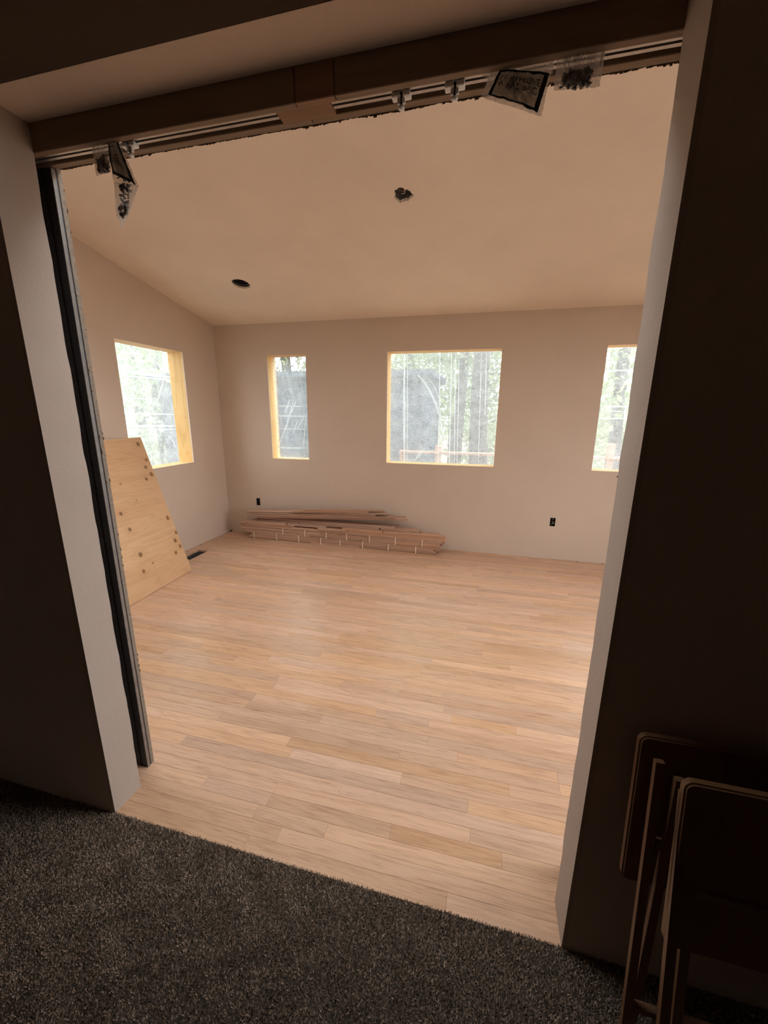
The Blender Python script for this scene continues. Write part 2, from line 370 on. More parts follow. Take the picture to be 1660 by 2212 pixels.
# ---- doorway wall: two thin halves with the door pocket between them
hz = zceil(YP1) + .25
def ragged_end(x, sgn):
    """end face of the hall-side half: slightly wavy plaster arris towards the pocket"""
    mb = MB(); n = 60; vs = []
    x_in = x - sgn * 0.0
    for k in range(n + 1):
        z = HT * k / n * (HS / HT) if k < n else HS
        z = HS * k / n
        wv = .0022 * noise.noise((3.1 * sgn, z * 9, 0)) + .0012 * noise.noise((7, z * 40, 0))
        vs += [(x - sgn * .012, YN0 - .0006, z), (x, YN0 - .0004, z), (x + wv * sgn, YN1 + wv, z), (x - sgn * .02, YN1 + wv, z)]
    fs = []
    for k in range(n):
        a, b = 4 * k, 4 * (k + 1)
        fs += [(a, a + 1, b + 1, b), (a + 1, a + 2, b + 2, b + 1), (a + 2, a + 3, b + 3, b + 2)]
    return mb.add(vs, fs)
for side, x, sgn, xo in (('left', JL, 1, -4.2), ('right', JR, -1, 3.2)):
    m = MB(); xe = x - sgn * .005
    m.box(min(xe, xo), max(xe, xo), YN0, YN1, 0, HT)
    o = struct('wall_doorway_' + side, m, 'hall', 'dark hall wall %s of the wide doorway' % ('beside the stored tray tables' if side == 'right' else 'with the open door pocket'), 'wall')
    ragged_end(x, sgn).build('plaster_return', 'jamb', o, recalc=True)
    xs = (JL - .045) if side == 'left' else (JR + .04)
    m = MB(); m.box(min(xs, xo), max(xs, xo), YP0 + .019, YP1, 0, HT)
    o2 = struct('wall_pocket_' + side, m, 'gypsum', 'thin room-side pocket wall with raw drywall edge', 'wall')
    m = MB(); m.box(min(xs, xs - sgn * .75), max(xs, xs - sgn * .75), YP0, YP0 + .0175, 0, 2.21); m.build('split_stud', 'steel_dark', o2)
    m = MB(); m.box(min(xs, xs + sgn * .003), max(xs, xs + sgn * .003), YP0 - .001, YP0 + .011, 0.002, 2.21); m.build('steel_strip', 'steel', o2)
    m = MB(); m.box(min(xs - sgn * .03, xs - sgn * .034), max(xs - sgn * .03, xs - sgn * .034), YP0 - .004, YP0, 0.002, 2.21); m.build('stud_lip', 'steel_dark', o2)
    # back of the pocket
    m = MB(); xb = x - sgn * .85; m.box(min(xb, xb - sgn * .04), max(xb, xb - sgn * .04), YN1, YP0 + .019, 0, 2.3); m.build('pocket_end_stud', 'pine_v', o2)
    # torn paper shreds on the raw edge
    m = MB()
    for k in range(26):
        z = random.uniform(.3, 2.2); h = random.uniform(.004, .03); p = random.uniform(.0008, .004)
        yy = random.choice((YP1, YP1, YP0 + .020)); m.add([(xs, yy, z), (xs + sgn * p, yy + .0006, z + h * .5), (xs, yy, z + h), (xs, yy - .002, z + h * .5)], [(0, 1, 3), (1, 2, 3), (0, 2, 1)])
    m.build('paper_shred', 'paper', o2)['kind'] = 'stuff'
m = MB(); m.box(JL - .01, JR + .01, YN0, YN1, HS, HT)
wt = struct('wall_doorway_top', m, 'hall', 'dark hall wall above the wide doorway', 'wall')
m = MB(); m.add([(JL, YN0, HS - .001), (JR, YN0, HS - .001), (JR, YN1, HS - .001), (JL, YN1, HS - .001)], [(3, 2, 1, 0)]); m.build('plaster_soffit', 'wall', wt)  # paler wall paint than the jambs, standing in for light on the soffit
m = MB(); m.box(JL - .6, JR + .6, YP0 + .019, YP1, 2.222, HT)
wp = struct('wall_pocket_top', m, 'gypsum', 'raw drywall edge above the doorway with torn paper', 'wall')
m = MB(); n = 420   # ragged paper fringe
for k in range(n):
    xa = JL - .045 + (JR - JL + .08) * k / n; xb = xa + (JR - JL + .08) / n * random.uniform(.9, 2.5)
    d = max(.0006, .0022 + .0045 * noise.noise((xa * 14, 2.2, 0)) + random.uniform(-.001, .002)) * (1.7 if random.random() < .08 else 1)
    m.add([(xa, YP1 - .0015, 2.2225), (xb, YP1 - .0015, 2.2225), (xb, YP1 - .001, 2.222 - d * random.uniform(.3, 1)), (xa, YP1 - .001, 2.222 - d)], [(0, 1, 2, 3)])
m.build('paper_fringe', 'paper', wp)['kind'] = 'stuff'
# header boards
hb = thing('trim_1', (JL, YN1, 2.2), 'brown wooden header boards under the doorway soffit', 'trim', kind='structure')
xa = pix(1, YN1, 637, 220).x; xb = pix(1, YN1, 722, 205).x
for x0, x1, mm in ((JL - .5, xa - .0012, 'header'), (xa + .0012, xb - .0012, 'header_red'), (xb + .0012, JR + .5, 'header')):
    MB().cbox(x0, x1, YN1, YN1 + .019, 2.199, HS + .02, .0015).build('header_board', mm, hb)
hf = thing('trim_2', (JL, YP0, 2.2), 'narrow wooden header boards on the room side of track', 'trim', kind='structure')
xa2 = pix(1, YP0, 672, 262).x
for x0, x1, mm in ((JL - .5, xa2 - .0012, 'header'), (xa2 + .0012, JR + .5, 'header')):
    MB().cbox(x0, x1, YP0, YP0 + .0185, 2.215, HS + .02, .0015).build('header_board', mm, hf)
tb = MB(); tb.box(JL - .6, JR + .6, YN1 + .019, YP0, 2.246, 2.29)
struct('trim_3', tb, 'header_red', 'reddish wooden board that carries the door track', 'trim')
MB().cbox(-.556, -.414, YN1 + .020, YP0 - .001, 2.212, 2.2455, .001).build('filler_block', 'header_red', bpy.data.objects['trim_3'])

# ---- hall: closed dark box around the camera
HXL, HXR, HYB, HZ = -2.7, 1.7, -2.8, 2.6
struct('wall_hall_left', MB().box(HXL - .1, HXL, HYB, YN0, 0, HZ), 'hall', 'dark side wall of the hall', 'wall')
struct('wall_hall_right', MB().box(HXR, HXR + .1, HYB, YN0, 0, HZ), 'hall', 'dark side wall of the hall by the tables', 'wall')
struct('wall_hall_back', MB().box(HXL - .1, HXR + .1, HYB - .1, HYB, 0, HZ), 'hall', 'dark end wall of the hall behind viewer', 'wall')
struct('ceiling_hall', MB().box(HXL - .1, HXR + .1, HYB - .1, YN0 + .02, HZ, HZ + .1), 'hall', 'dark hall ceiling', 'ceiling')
fh = struct('floor_hall', MB().box(HXL, HXR, HYB, YN0 - .002, -.06, .002), 'backing', 'dark grey brown carpet floor of the hall', 'floor')
def carpet():
    x0, x1, y0, y1 = -2.3, 1.1, .12, YN0 + .004; sp = .0030
    nx, ny = int((x1 - x0) / sp), int((y1 - y0) / sp)
    gx, gy = np.meshgrid(np.arange(nx) * sp + x0, np.arange(ny) * sp + y0)
    n = nx * ny; px = gx.ravel() + rng.uniform(-.5, .5, n) * sp; py = gy.ravel() + rng.uniform(-.5, .5, n) * sp
    fld = .0010 * (np.sin(px * 31 + 3 * np.sin(py * 23)) + np.sin(py * 37 + 2 * np.sin(px * 19)))
    h = rng.uniform(.0055, .0095, n) + fld * .3; ang = rng.uniform(0, math.tau, n); lean = rng.normal(0, .0026, (n, 2)); lean[:, 1] += .001; lean[:, 0] += fld * .6
    wd = rng.uniform(.0011, .0021, n)
    dx, dy = np.cos(ang) * wd, np.sin(ang) * wd
    V = np.empty((n, 5, 3))
    V[:, 0] = np.stack([px - dx, py - dy, np.full(n, .0015)], 1); V[:, 1] = np.stack([px + dx, py + dy, np.full(n, .0015)], 1)
    V[:, 2] = np.stack([px + dx * .9 + lean[:, 0] * .5, py + dy * .9 + lean[:, 1] * .5, h * .62], 1)
    V[:, 3] = np.stack([px + lean[:, 0], py + lean[:, 1], h], 1)
    V[:, 4] = np.stack([px - dx * .9 + lean[:, 0] * .5, py - dy * .9 + lean[:, 1] * .5, h * .62], 1)
    me = bpy.data.meshes.new('pile')
    me.vertices.add(n * 5); me.vertices.foreach_set('co', V.ravel())
    idx = np.arange(n)[:, None] * 5 + np.arange(5)[None]
    me.loops.add(n * 5); me.loops.foreach_set('vertex_index', idx.ravel().astype(np.int32))
    me.polygons.add(n); me.polygons.foreach_set('loop_start', (np.arange(n) * 5).astype(np.int32)); me.polygons.foreach_set('loop_total', np.full(n, 5, np.int32))
    me.update(calc_edges=True); me.materials.append(MAT['carpet'])
    o = bpy.data.objects.new('carpet_pile', me); COL.objects.link(o); o.parent = fh; o['kind'] = 'stuff'
carpet()

# ---- oak strip floor: every strip a board of its own
VENT = (-3.045, -2.915, 3.324, 3.609)
fl = struct('floor', panel_holes(XL, XR, YN0, YF, [VENT], lambda u, v: (u, v, -.02), (0, 0, -.03)), 'subfloor', 'bare oak strip floor of the bright room', 'floor', recalc=True)
def board_verts(x0, x1, y0, y1):
    c = .0006; g = .00018
    x0 += g; x1 -= g; y0 += g; y1 -= g
    return ([(x0, y0, -.0198), (x1, y0, -.0198), (x1, y1, -.0198), (x0, y1, -.0198), (x0, y0, -c), (x1, y0, -c), (x1, y1, -c), (x0, y1, -c),
             (x0 + c, y0 + c, 0), (x1 - c, y0 + c, 0), (x1 - c, y1 - c, 0), (x0 + c, y1 - c, 0)],
            [(0, 3, 2, 1), (0, 1, 5, 4), (1, 2, 6, 5), (2, 3, 7, 6), (3, 0, 4, 7), (4, 5, 9, 8), (5, 6, 10, 9), (6, 7, 11, 10), (7, 4, 8, 11), (8, 9, 10, 11)])
def seen(x0, x1, y0, y1):
    best = 0.0
    inside = 0
    for fx in (.1, .3, .5, .7, .9):
        x = x0 + (x1 - x0) * fx; y = (y0 + y1) / 2
        q = ROT.transposed() @ (Vector((x, y, 0)) - EYE)
        # sight line must pass the opening
        t = YN1 / y if y > YN1 else 1; xo = x * t
        if q.z < 0 and JL < xo < JR: inside += 1
    d = math.hypot((x0 + x1) / 2, (y0 + y1) / 2)
    return inside / 5 * (x1 - x0) * (y1 - y0) * 1.5 / (d * d + 2.25) ** 1.5
boards = []
row = 0; y = YN0
while y < YF - .001:
    y2 = min(y + .057, YF)
    x = XL + random.uniform(-.6, 0); segs = []
    while x < XR:
        ln = random.choice((.3, .42, .55, .7, .85, 1.0, 1.2, 1.45)) * random.uniform(.9, 1.1)
        a, b = max(x, XL + .004), min(x + ln, XR)
        if b - a > .03: segs.append((a, b))
        x += ln
    for a, b in segs:
        if VENT[2] - .01 < y and y2 < VENT[3] + .01:
            for c, d in ((a, min(b, VENT[0])), (max(a, VENT[1]), b)):
                if d - c > .015: boards.append((c, d, y, y2))
        else: boards.append((a, b, y, y2))
    y = y2
boards.sort(key=lambda q: -seen(*q))
for q in boards[:296]:
    MB().add(*board_verts(*q)).build('floor_board', 'floor', fl)
m = MB()
for q in boards[296:]: m.add(*board_verts(*q))
m.build('floor_boards_rest', 'floor', fl)['kind'] = 'stuff'
# floor register opening: steel duct below
m = MB(); x0, x1, y0, y1 = VENT; t = .002
m.box(x0, x0 + t, y0, y1, -.25, -.022).box(x1 - t, x1, y0, y1, -.25, -.022).box(x0, x1, y0, y0 + t, -.25, -.022).box(x0, x1, y1 - t, y1, -.25, -.022).box(x0, x1, y0, y1, -.252, -.25)
d = m.build('heating_duct', 'steel', None, loc=((x0 + x1) / 2, (y0 + y1) / 2, -.25))
tag(d, 'open steel heating duct sunk in floor beside the plywood', 'duct')
MB().tube([(x1 - .012, y0 + .17, -.13), (x1 - .01, y0 + .165, -.06), (x1 - .006, y0 + .15, -.02)], .004).build('duct_clip', 'white_metal', d)

# ================================================================ WINDOWS (open framed holes covered with plastic film)
def sheet(fn, nu, nv, amp, seed):
    mb = MB()
    for j in range(nv + 1):
        for i in range(nu + 1):
            s, t = i / nu, j / nv
            e = min(s, 1 - s, t, 1 - t); k = min(1, e * 7)
            dsp = amp * k * (noise.noise((s * 2.3 + seed, t * 1.7, seed)) + .5 * noise.noise((s * 9 + seed, t * 2.5, 3)) + .35 * noise.noise((s * 3, t * 11 + seed, 5)) + .3 * noise.noise(((s + t * .6) * 16, (t - s * .6) * 3, seed)))
            mb.v.append(tuple(fn(s, t, dsp)))
    for j in range(nv):
        for i in range(nu):
            a = j * (nu + 1) + i; mb.f.append((a, a + 1, a + nu + 2, a + nu + 1))
    return mb
def fold(pts, wdt, nrm):
    """ribbon of doubled film along a line"""
    mb = MB(); pts = [Vector(p) for p in pts]; n = Vector(nrm); vs = []
    for i, p in enumerate(pts):
        d = (pts[min(i + 1, len(pts) - 1)] - pts[max(i - 1, 0)]).normalized(); u = d.cross(n).normalized()
        q = wdt * (.35 + .65 * math.sin(math.pi * (i + .5) / len(pts)))
        vs += [p - u * q / 2, p + n * .0016, p + u * q / 2]
    fs = []
    for i in range(len(pts) - 1):
        a = 3 * i; fs += [(a, a + 1, a + 4, a + 3), (a + 1, a + 2, a + 5, a + 4)]
    return mb.add(vs, fs)
def lin(a, b, n=8): a = Vector(a); b = Vector(b); return [a.lerp(b, k / n) for k in range(n + 1)]

FOLDS = {
 1: [(((596, 877), (664, 878)), .009), (((597, 898), (664, 899)), .012), (((598, 926), (665, 927)), .008), (((600, 967), (666, 968)), .012),
     (((640, 866), (626, 900)), .012), (((627, 862), (616, 892)), .010), (((634, 870), (620, 912)), .009), (((628, 898), (612, 938)), .011), (((612, 938), (599, 971)), .009), (((645, 905), (632, 940)), .008), (((658, 898), (642, 928)), .010), (((662, 900), (655, 970)), .007)],
 2: [(((874, 764), (874, 996)), .018), (((881, 764), (880, 996)), .008), (((951, 762), (948, 1000)), .009), (((976, 762), (971, 1000)), .011), (((985, 762), (982, 1000)), .007), (((1041, 762), (1034, 1000)), .006), (((993, 762), (988, 1002)), .006), (((1052, 762), (1048, 900)), .007),
     (((904, 810), (918, 826), (930, 846), (940, 867), (948, 888), (954, 915), (957, 945), (957, 965)), .017), (((915, 968), (897, 994)), .008), (((920, 966), (905, 990)), .005), (((928, 818), (941, 838), (949, 860)), .006)],
 3: [(((1300, 800), (1374, 800)), .010), (((1298, 878), (1362, 878)), .012), (((1296, 888), (1360, 889)), .007), (((1294, 904), (1358, 904)), .011), (((1318, 760), (1316, 800)), .008)],
 0: [(((259, 801), (368, 815)), .020), (((262, 811), (370, 821)), .010), (((272, 893), (377, 895)), .011), (((276, 920), (379, 920)), .013), (((279, 928), (380, 927)), .008), (((363, 770), (352, 825)), .012), (((352, 825), (341, 866)), .014), (((357, 772), (346, 822)), .008), (((265, 860), (340, 861)), .007), (((335, 778), (352, 800)), .010), (((368, 942), (380, 966)), .008)],
}
WINLAB = {1: 'narrow window opening with knotty stud, covered with clear plastic', 2: 'large square window opening covered with clear plastic', 3: 'narrow window opening beside the doorway edge, covered with plastic'}
def lumber(x0, x1, y0, y1, z0, z1, name, mat, par): return MB().cbox(x0, x1, y0, y1, z0, z1, .0015).build(name, mat, par)
for k, (x0, x1, z0, z1, ys) in WIN.items():
    wd_ = thing('window_%d' % k, ((x0 + x1) / 2, YF, z0), WINLAB[k], 'window', kind='structure')
    yi, yo = YF + .0135, YF + .19
    lumber(x0 - .0375, x0 - .002 if k != 1 else x0 + .0, yi, yo, z0 - .036, z1 + .036, 'stud', 'pine_v', wd_)
    lumber(x1 + .002, x1 + .0375, yi, yo, z0 - .036, z1 + .036, 'stud', 'pine_v', wd_)
    lumber(x0, x1, yi, yo, z1 + .002, z1 + .0375, 'head_plate', 'pine_h', wd_)
    lumber(x0, x1, yi, yo, z0 - .0375, z0 - .002, 'sill_plate', 'pine_h', wd_)
    g = .012 if ys > 4.5 else 0.0
    fn = lambda s, t, d, x0=x0, x1=x1, z0=z0, z1=z1, ys=ys, g=g: (x0 - g + (x1 - x0 + 2 * g) * s, ys + d, z0 - g + (z1 - z0 + 2 * g) * t)
    sh = sheet(fn, 48, 48, .006, k * 3.3).build('plastic_sheet', 'film', wd_, smooth=True)
    for pts, wdt in FOLDS[k]:
        q = [pix(1, ys - .006, *p) for p in pts]
        if len(q) == 2: q = lin(q[0], q[1])
        fold(q, wdt * 1.6, (0, -1, 0)).build('sheet_fold', 'fold', sh, smooth=True)
    if k != 1:
        m = MB()      # staple strip of film edge outside is hidden; screws in the stud face
    for kk in range(5):
        zz = z0 + .12 + kk * .23; MB().tube([(x0 + .0002, YF + .05 + .04 * (kk % 2), zz), (x0 + .0014, YF + .05 + .04 * (kk % 2), zz)], .0032, 6).build('nail_head', 'steel_dark', wd_)
y0, y1, z0, z1, xs = LW
wd_ = thing('window_4', (XL, (y0 + y1) / 2, z0), 'window opening above the leaning plywood, covered with plastic', 'window', kind='structure')
xo, xi = XL - .193, XL - .0135
lumber(xo, xi, y0 - .0375, y0 - .002, z0 - .036, z1 + .036, 'stud', 'pine_v', wd_)
lumber(xo, xi, y1 + .002, y1 + .0375, z0 - .036, z1 + .036, 'stud', 'pine_v', wd_)
lumber(xo, xi, y0, y1, z1 + .002, z1 + .0375, 'head_plate', 'pine_y', wd_)
lumber(xo, xi, y0, y1, z0 - .0375, z0 - .002, 'sill_plate', 'pine_y', wd_)
sh = sheet(lambda s, t, d: (xs - d, y0 - .012 + (y1 - y0 + .024) * s, z0 - .012 + (z1 - z0 + .024) * t), 48, 48, .007, 9.1).build('plastic_sheet', 'film', wd_, smooth=True)
for pts, wdt in FOLDS[0]:
    q = [pix(0, xs + .006, *p) for p in pts]
    if len(q) == 2: q = lin(q[0], q[1])
    fold(q, wdt * 1.6, (1, 0, 0)).build('sheet_fold', 'fold', sh, smooth=True)
for kk in range(6):
    zz = z0 + .1 + kk * .19; MB().tube([(XL - .05 - .05 * (kk % 2), y1 - .0002, zz), (XL - .05 - .05 * (kk % 2), y1 - .0014, zz)], .0032, 6).build('nail_head', 'steel_dark', wd_)
for k, (x0, x1, z0, z1, ys) in WIN.items(): portal(((x0 + x1) / 2, YF + .25, (z0 + z1) / 2), (0, -1, 0), x1 - x0 + .1, z1 - z0 + .1)
portal((XL - .25, (LW[0] + LW[1]) / 2, (LW[2] + LW[3]) / 2), (1, 0, 0), LW[1] - LW[0] + .1, LW[3] - LW[2] + .1)
portal(((ADDED_SKYL[0] + ADDED_SKYL[1]) / 2, (ADDED_SKYL[2] + ADDED_SKYL[3]) / 2, zceil(ADDED_SKYL[2]) + .4), (0, 0, -1), ADDED_SKYL[1] - ADDED_SKYL[0] + .1, ADDED_SKYL[3] - ADDED_SKYL[2] + .1)
for h in ADDED_RWIN: portal((XR + .25, (h[0] + h[1]) / 2, (h[2] + h[3]) / 2), (-1, 0, 0), h[1] - h[0] + .1, h[3] - h[2] + .1)

# ================================================================ THINGS IN THE ROOM
# ---- leaning plywood
P1 = Vector((-2.692, 3.078, 0.0)); U = Vector((-.058, .9983, 0)).normalized(); V = Vector((-.3232, -.0188, .9461)); V = (V - U * V.dot(U)).normalized(); NN = U.cross(V)
PW, PH, PT = 1.22, 1.33, .016
kn = [(.003, 1.268), (.023, 1.113), (-.024, 1.049), (.01, .977), (-.069, .943), (-.481, .705), (-.021, .549), (-.461, .562), (.002, .392), (-.047, .325), (-.015, .258), (-.097, .221), (-.468, .333), (-.508, .195)]
def ply():
    me = MB(); off = V * .004
    base = P1 + off
    # local frame: x along U, y along V, z outwards
    pts = []
    def P(u, v, w): return (u, v, w)
    me.v = [P(-PW, 0, -PT), P(0, 0, -PT), P(.066, PH, -PT), P(-PW, PH, -PT), P(-PW, 0, 0), P(0, 0, 0), P(.066, PH, 0), P(-PW, PH, 0)]
    me.f = [(3, 2, 1, 0), (4, 5, 6, 7), (0, 1, 5, 4), (1, 2, 6, 5), (2, 3, 7, 6), (3, 0, 4, 7)]
    mesh_ = me
    return base, mesh_
base, m = ply()
MAT['ply'] = mat_wood('plywood_face', (.68, .405, .19), (.42, .20, .07), (.77, .49, .25), 1, .6, .25, .5, .55, .0, [(a, b, 0, .016 if i % 3 else .020) for i, (a, b) in enumerate(kn)] + [(-.362, .95, 0, .007), (-.276, .777, 0, .006), (-.39, .229, 0, .008)])
MAT['plyedge'] = mat_plain('plywood_edge', (.40, .24, .12), .8, 0, .2, .35, 70)
th = thing('plywood_sheet', base, 'knotty tan plywood sheet leaning on the side wall', 'plywood')
th.rotation_euler = Matrix((U, V, NN)).transposed().to_euler(); th['_base'] = (0, 0, 0)
m.build('face_veneer', 'ply', th)
# veneer seams: thin dark splits on the face, ply layers along the edges
for i, v in enumerate((1.155, .855, .47, .14)):
    me = MB(); n = 30; vs = []
    for k in range(n + 1):
        u = -PW + .002 + (PW - .006) * k / n; z = v + .008 * noise.noise((u * 3, i * 5, 0)); h = .0011 * (.5 + abs(noise.noise((u * 9, i, 2))))
        vs += [(u, z - h, .0003), (u, z + h, .0003)]
    me.add(vs, [(2 * k, 2 * k + 2, 2 * k + 3, 2 * k + 1) for k in range(n)]).build('veneer_seam', 'plyedge', th)
for j in range(2):
    w0 = -PT * (.28 + .4 * j); MB().add([(.0006, 0.001, w0), (.0006, .001, w0 + .002), (.0666, PH - .001, w0 + .002), (.0666, PH - .001, w0)], [(0, 1, 2, 3)]).build('ply_layer', 'plyedge', th)

# ---- stack of oak flooring against the far wall
def plank_mesh(a, b, wd=.057, tk=.0185):
    """tongue-and-groove strip from a to b (centre of its section)"""
    a = Vector(a); b = Vector(b); d = (b - a).normalized(); u = Vector((0, 1, 0)); u = (u - d * u.dot(d)).normalized(); t = d.cross(u)
    if t.z < 0: t = -t
    h, q = wd / 2, tk / 2
    e = .0022
    prof = [(-h + e, -q), (h - e, -q), (h, -q + e), (h, -q * .3), (h + .006, -q * .3), (h + .006, q * .3), (h, q * .3), (h, q - e), (h - e, q), (-h + e, q), (-h, q - e), (-h, q * .35), (-h + .007, q * .35), (-h + .007, -q * .35), (-h, -q * .35), (-h, -q + e)]
    mb = MB(); return mb.prism([a + u * p + t * r for p, r in prof], b - a)
def bundle(z0, xl, xr, yl, yr, straps, label, nl=4, cols=3):
    tk = .0192
    o = thing('oak_bundle', ((xl + xr) / 2, (yl + yr) / 2 + .09, z0), label, 'flooring bundle', 'strapped flooring bundles')
    for j in range(nl):
        for c in range(cols):
            x = xl + random.uniform(-.06, .03); end = xr + random.uniform(-.045, .015)
            cuts = [x]
            while cuts[-1] < end - .5: cuts.append(cuts[-1] + random.uniform(.45, 1.3))
            if end - cuts[-1] < .25 and len(cuts) > 1: cuts.pop()
            cuts.append(end)
            for s, e in zip(cuts[:-1], cuts[1:]):
                f0, f1 = (s - xl) / (xr - xl), (e - xl) / (xr - xl)
                yy = .0305 + c * .0635; g = .0025 if e < end else 0; jit = random.uniform(-.003, .002)
                plank_mesh((s + g, yl + (yr - yl) * f0 + yy + jit, z0 + tk * (j + .5)), (e - g, yl + (yr - yl) * f1 + yy + jit, z0 + tk * (j + .5))).build('plank', 'stack', o, recalc=True)
    for sx in straps:
        f = (sx - xl) / (xr - xl); yf = yl + (yr - yl) * f - .0045; top = z0 + tk * nl + .0012; yb = yf + .203; wd = .010; t = .001
        m = MB(); m.box(sx - wd / 2, sx + wd / 2, yf - t, yf, z0 + .001, top).box(sx - wd / 2, sx + wd / 2, yf - t, yb, top - .0002, top + t).box(sx - wd / 2, sx + wd / 2, yb, yb + t, z0 + .001, top)
        m.build('strap', 'strap', o)
    return z0 + tk * nl
z = bundle(.0, -2.735, -.44, 4.152, 4.142, [-2.67, -2.37, -2.08, -1.80, -1.56, -1.29, -.99, -.68], 'strapped flooring bundle lying on the floor under the pile')
z = bundle(z + .0024, -2.80, -.385, 4.150, 4.143, [-2.28, -2.0, -1.73, -1.48, -1.21, -.91, -.61], 'strapped flooring bundle resting on the lowest bundle')
Z2 = z + .0014
GL = 'loose flooring strips on the bundles'
LABS = ['long loose oak strip lying flat on strapped bundle', 'loose oak flooring strip in the pile on top', 'short loose oak strip on the flooring pile']
def strip(xl, yl, zl, xr, yr, zr, label):
    o = plank_mesh((xl, yl, zl), (xr, yr, zr)).build('oak_strip', 'stack', None, loc=((xl + xr) / 2, (yl + yr) / 2, min(zl, zr) - .0093), recalc=True)
    return tag(o, label, 'flooring strip', GL)
# layer by layer: (x left, x right, y, level)
tk = .0190
lay = [  # level 0: long strips right on the bundle
 (-2.858, -.359, 4.178, 0, 0), (-2.80, -.37, 4.243, 0, 0), (-2.78, -.42, 4.308, 0, 0),
 (-2.849, -2.149, 4.172, 1, 2), (-1.837, -1.479, 4.165, 1, 2), (-1.47, -.365, 4.176, 1, 0), (-2.79, -.40, 4.240, 1, 0), (-2.70, -.45, 4.305, 1, 0),
 (-2.785, -2.25, 4.185, 2, 2), (-2.23, -1.749, 4.190, 2, 2), (-1.54, -1.064, 4.176, 2, 2), (-1.055, -.363, 4.180, 2, 2), (-2.72, -1.112, 4.246, 2, 0), (-2.66, -.648, 4.308, 2, 0),
 (-2.64, -2.1, 4.225, 3, 2), (-2.086, -1.112, 4.215, 3, 2), (-1.095, -.66, 4.235, 3, 2), (-2.70, -.70, 4.300, 3, 0),
]
for x0, x1, yy, lv, li in lay:
    zz = Z2 + tk * (lv + .5); strip(x0, yy, zz, x1, yy + random.uniform(-.004, .004), zz, '%s oak strip in %s loose layer, %s, %s' % ('long' if x1 - x0 > .95 else 'short', ('first', 'second', 'third', 'fourth')[lv], 'front row' if yy < 4.2 else ('middle row' if yy < 4.26 else 'row against the wall'), 'spanning the pile' if x1 - x0 > 1.5 else ('at the corner end' if (x0 + x1) / 2 < -2.2 else ('at the far end from the corner' if (x0 + x1) / 2 > -.95 else ('in the middle of the pile' if (x0 + x1) / 2 > -1.55 else 'between corner end and middle')))))
for x0, x1, yy in ((-2.62, -.95, 4.25), (-2.58, -.9, 4.316)):
    strip(x0, yy, Z2 + tk * 4.5, x1, yy, Z2 + tk * 4.5, 'long oak strip under the top fan, %s' % ('row against the wall' if yy > 4.3 else 'middle row'))
zt = Z2 + tk * 5.1
ORD = ['topmost', 'second from top', 'third from top', 'fourth from top', 'fifth from top', 'sixth from top']
top = [(-2.62, -.79, 0, .235), (-2.79, -.93, 1, .215), (-2.70, -1.165, 2, .225), (-2.765, -1.045, 3, .245), (-2.155, -1.25, 4, .232), (-2.03, -1.09, 5, .242)]
for i, (x0, x1, lv, yy) in enumerate(top):
    yl, yr = 3.97 + yy - .03, 3.97 + yy + .035
    zz = zt + tk * (lv + .5) + .0008
    strip(x0, yl, zz + .045 * (x0 + 2.8), x1, yr, zz + .045 * (x1 + 2.8), ORD[5 - lv] + ' oak strip in the fan on top of the pile')
    if lv < 4: strip(x0 + .05, yl + .067, zz + .045 * (x0 + 2.8), x1 - .04, yr + .067, zz + .045 * (x1 + 2.8), 'oak strip tucked behind the %s strip from the top' % ORD[5 - lv].split()[0])

# ---- outlet boxes in the far wall
def outlet(c, label, seed):
    r = random.Random(seed); o = thing('outlet_box', (c[0], YF + .012, c[1] - .045), label, 'outlet box')
    x0, x1, z0, z1 = c[0] - .0255, c[0] + .0255, c[1] - .0455, c[1] + .0455; y0, y1, t = YF + .001, YF + .06, .0018
    m = MB(); m.box(x0, x0 + t, y0, y1, z0, z1).box(x1 - t, x1, y0, y1, z0, z1).box(x0, x1, y0, y1, z0, z0 + t).box(x0, x1, y0, y1, z1 - t, z1).box(x0, x1, y1 - t, y1, z0, z1)
    m.build('box_shell', 'box', o)
    for k in range(4):
        pts = [(c[0] + r.uniform(-.015, .015), y1 - .004, c[1] + .035)]
        for j in range(5): pts.append((c[0] + r.uniform(-.016, .016), YF + r.uniform(.006, .04), c[1] + .03 - j * .015 + r.uniform(-.006, .006)))
        MB().tube(pts, .0022, 6).build('wire', ('wire', 'box', 'copper', 'wire')[k], o, smooth=True)
    return o
outlet(OUT1, 'open outlet box with loose wires above the flooring stack', 3)
outlet(OUT2, 'open outlet box with loose wires in bare wall stretch', 5)
m = MB(); m.box(SMALL[0] + .001, SMALL[1] - .001, YF + .006, YF + .013, SMALL[2] + .001, SMALL[3] - .001)
tag(m.build('cable_hole_plug', 'box', None, loc=(SMALL[0], YF + .006, SMALL[2])), 'small dark cable hole in the wall under narrow window', 'cable hole')

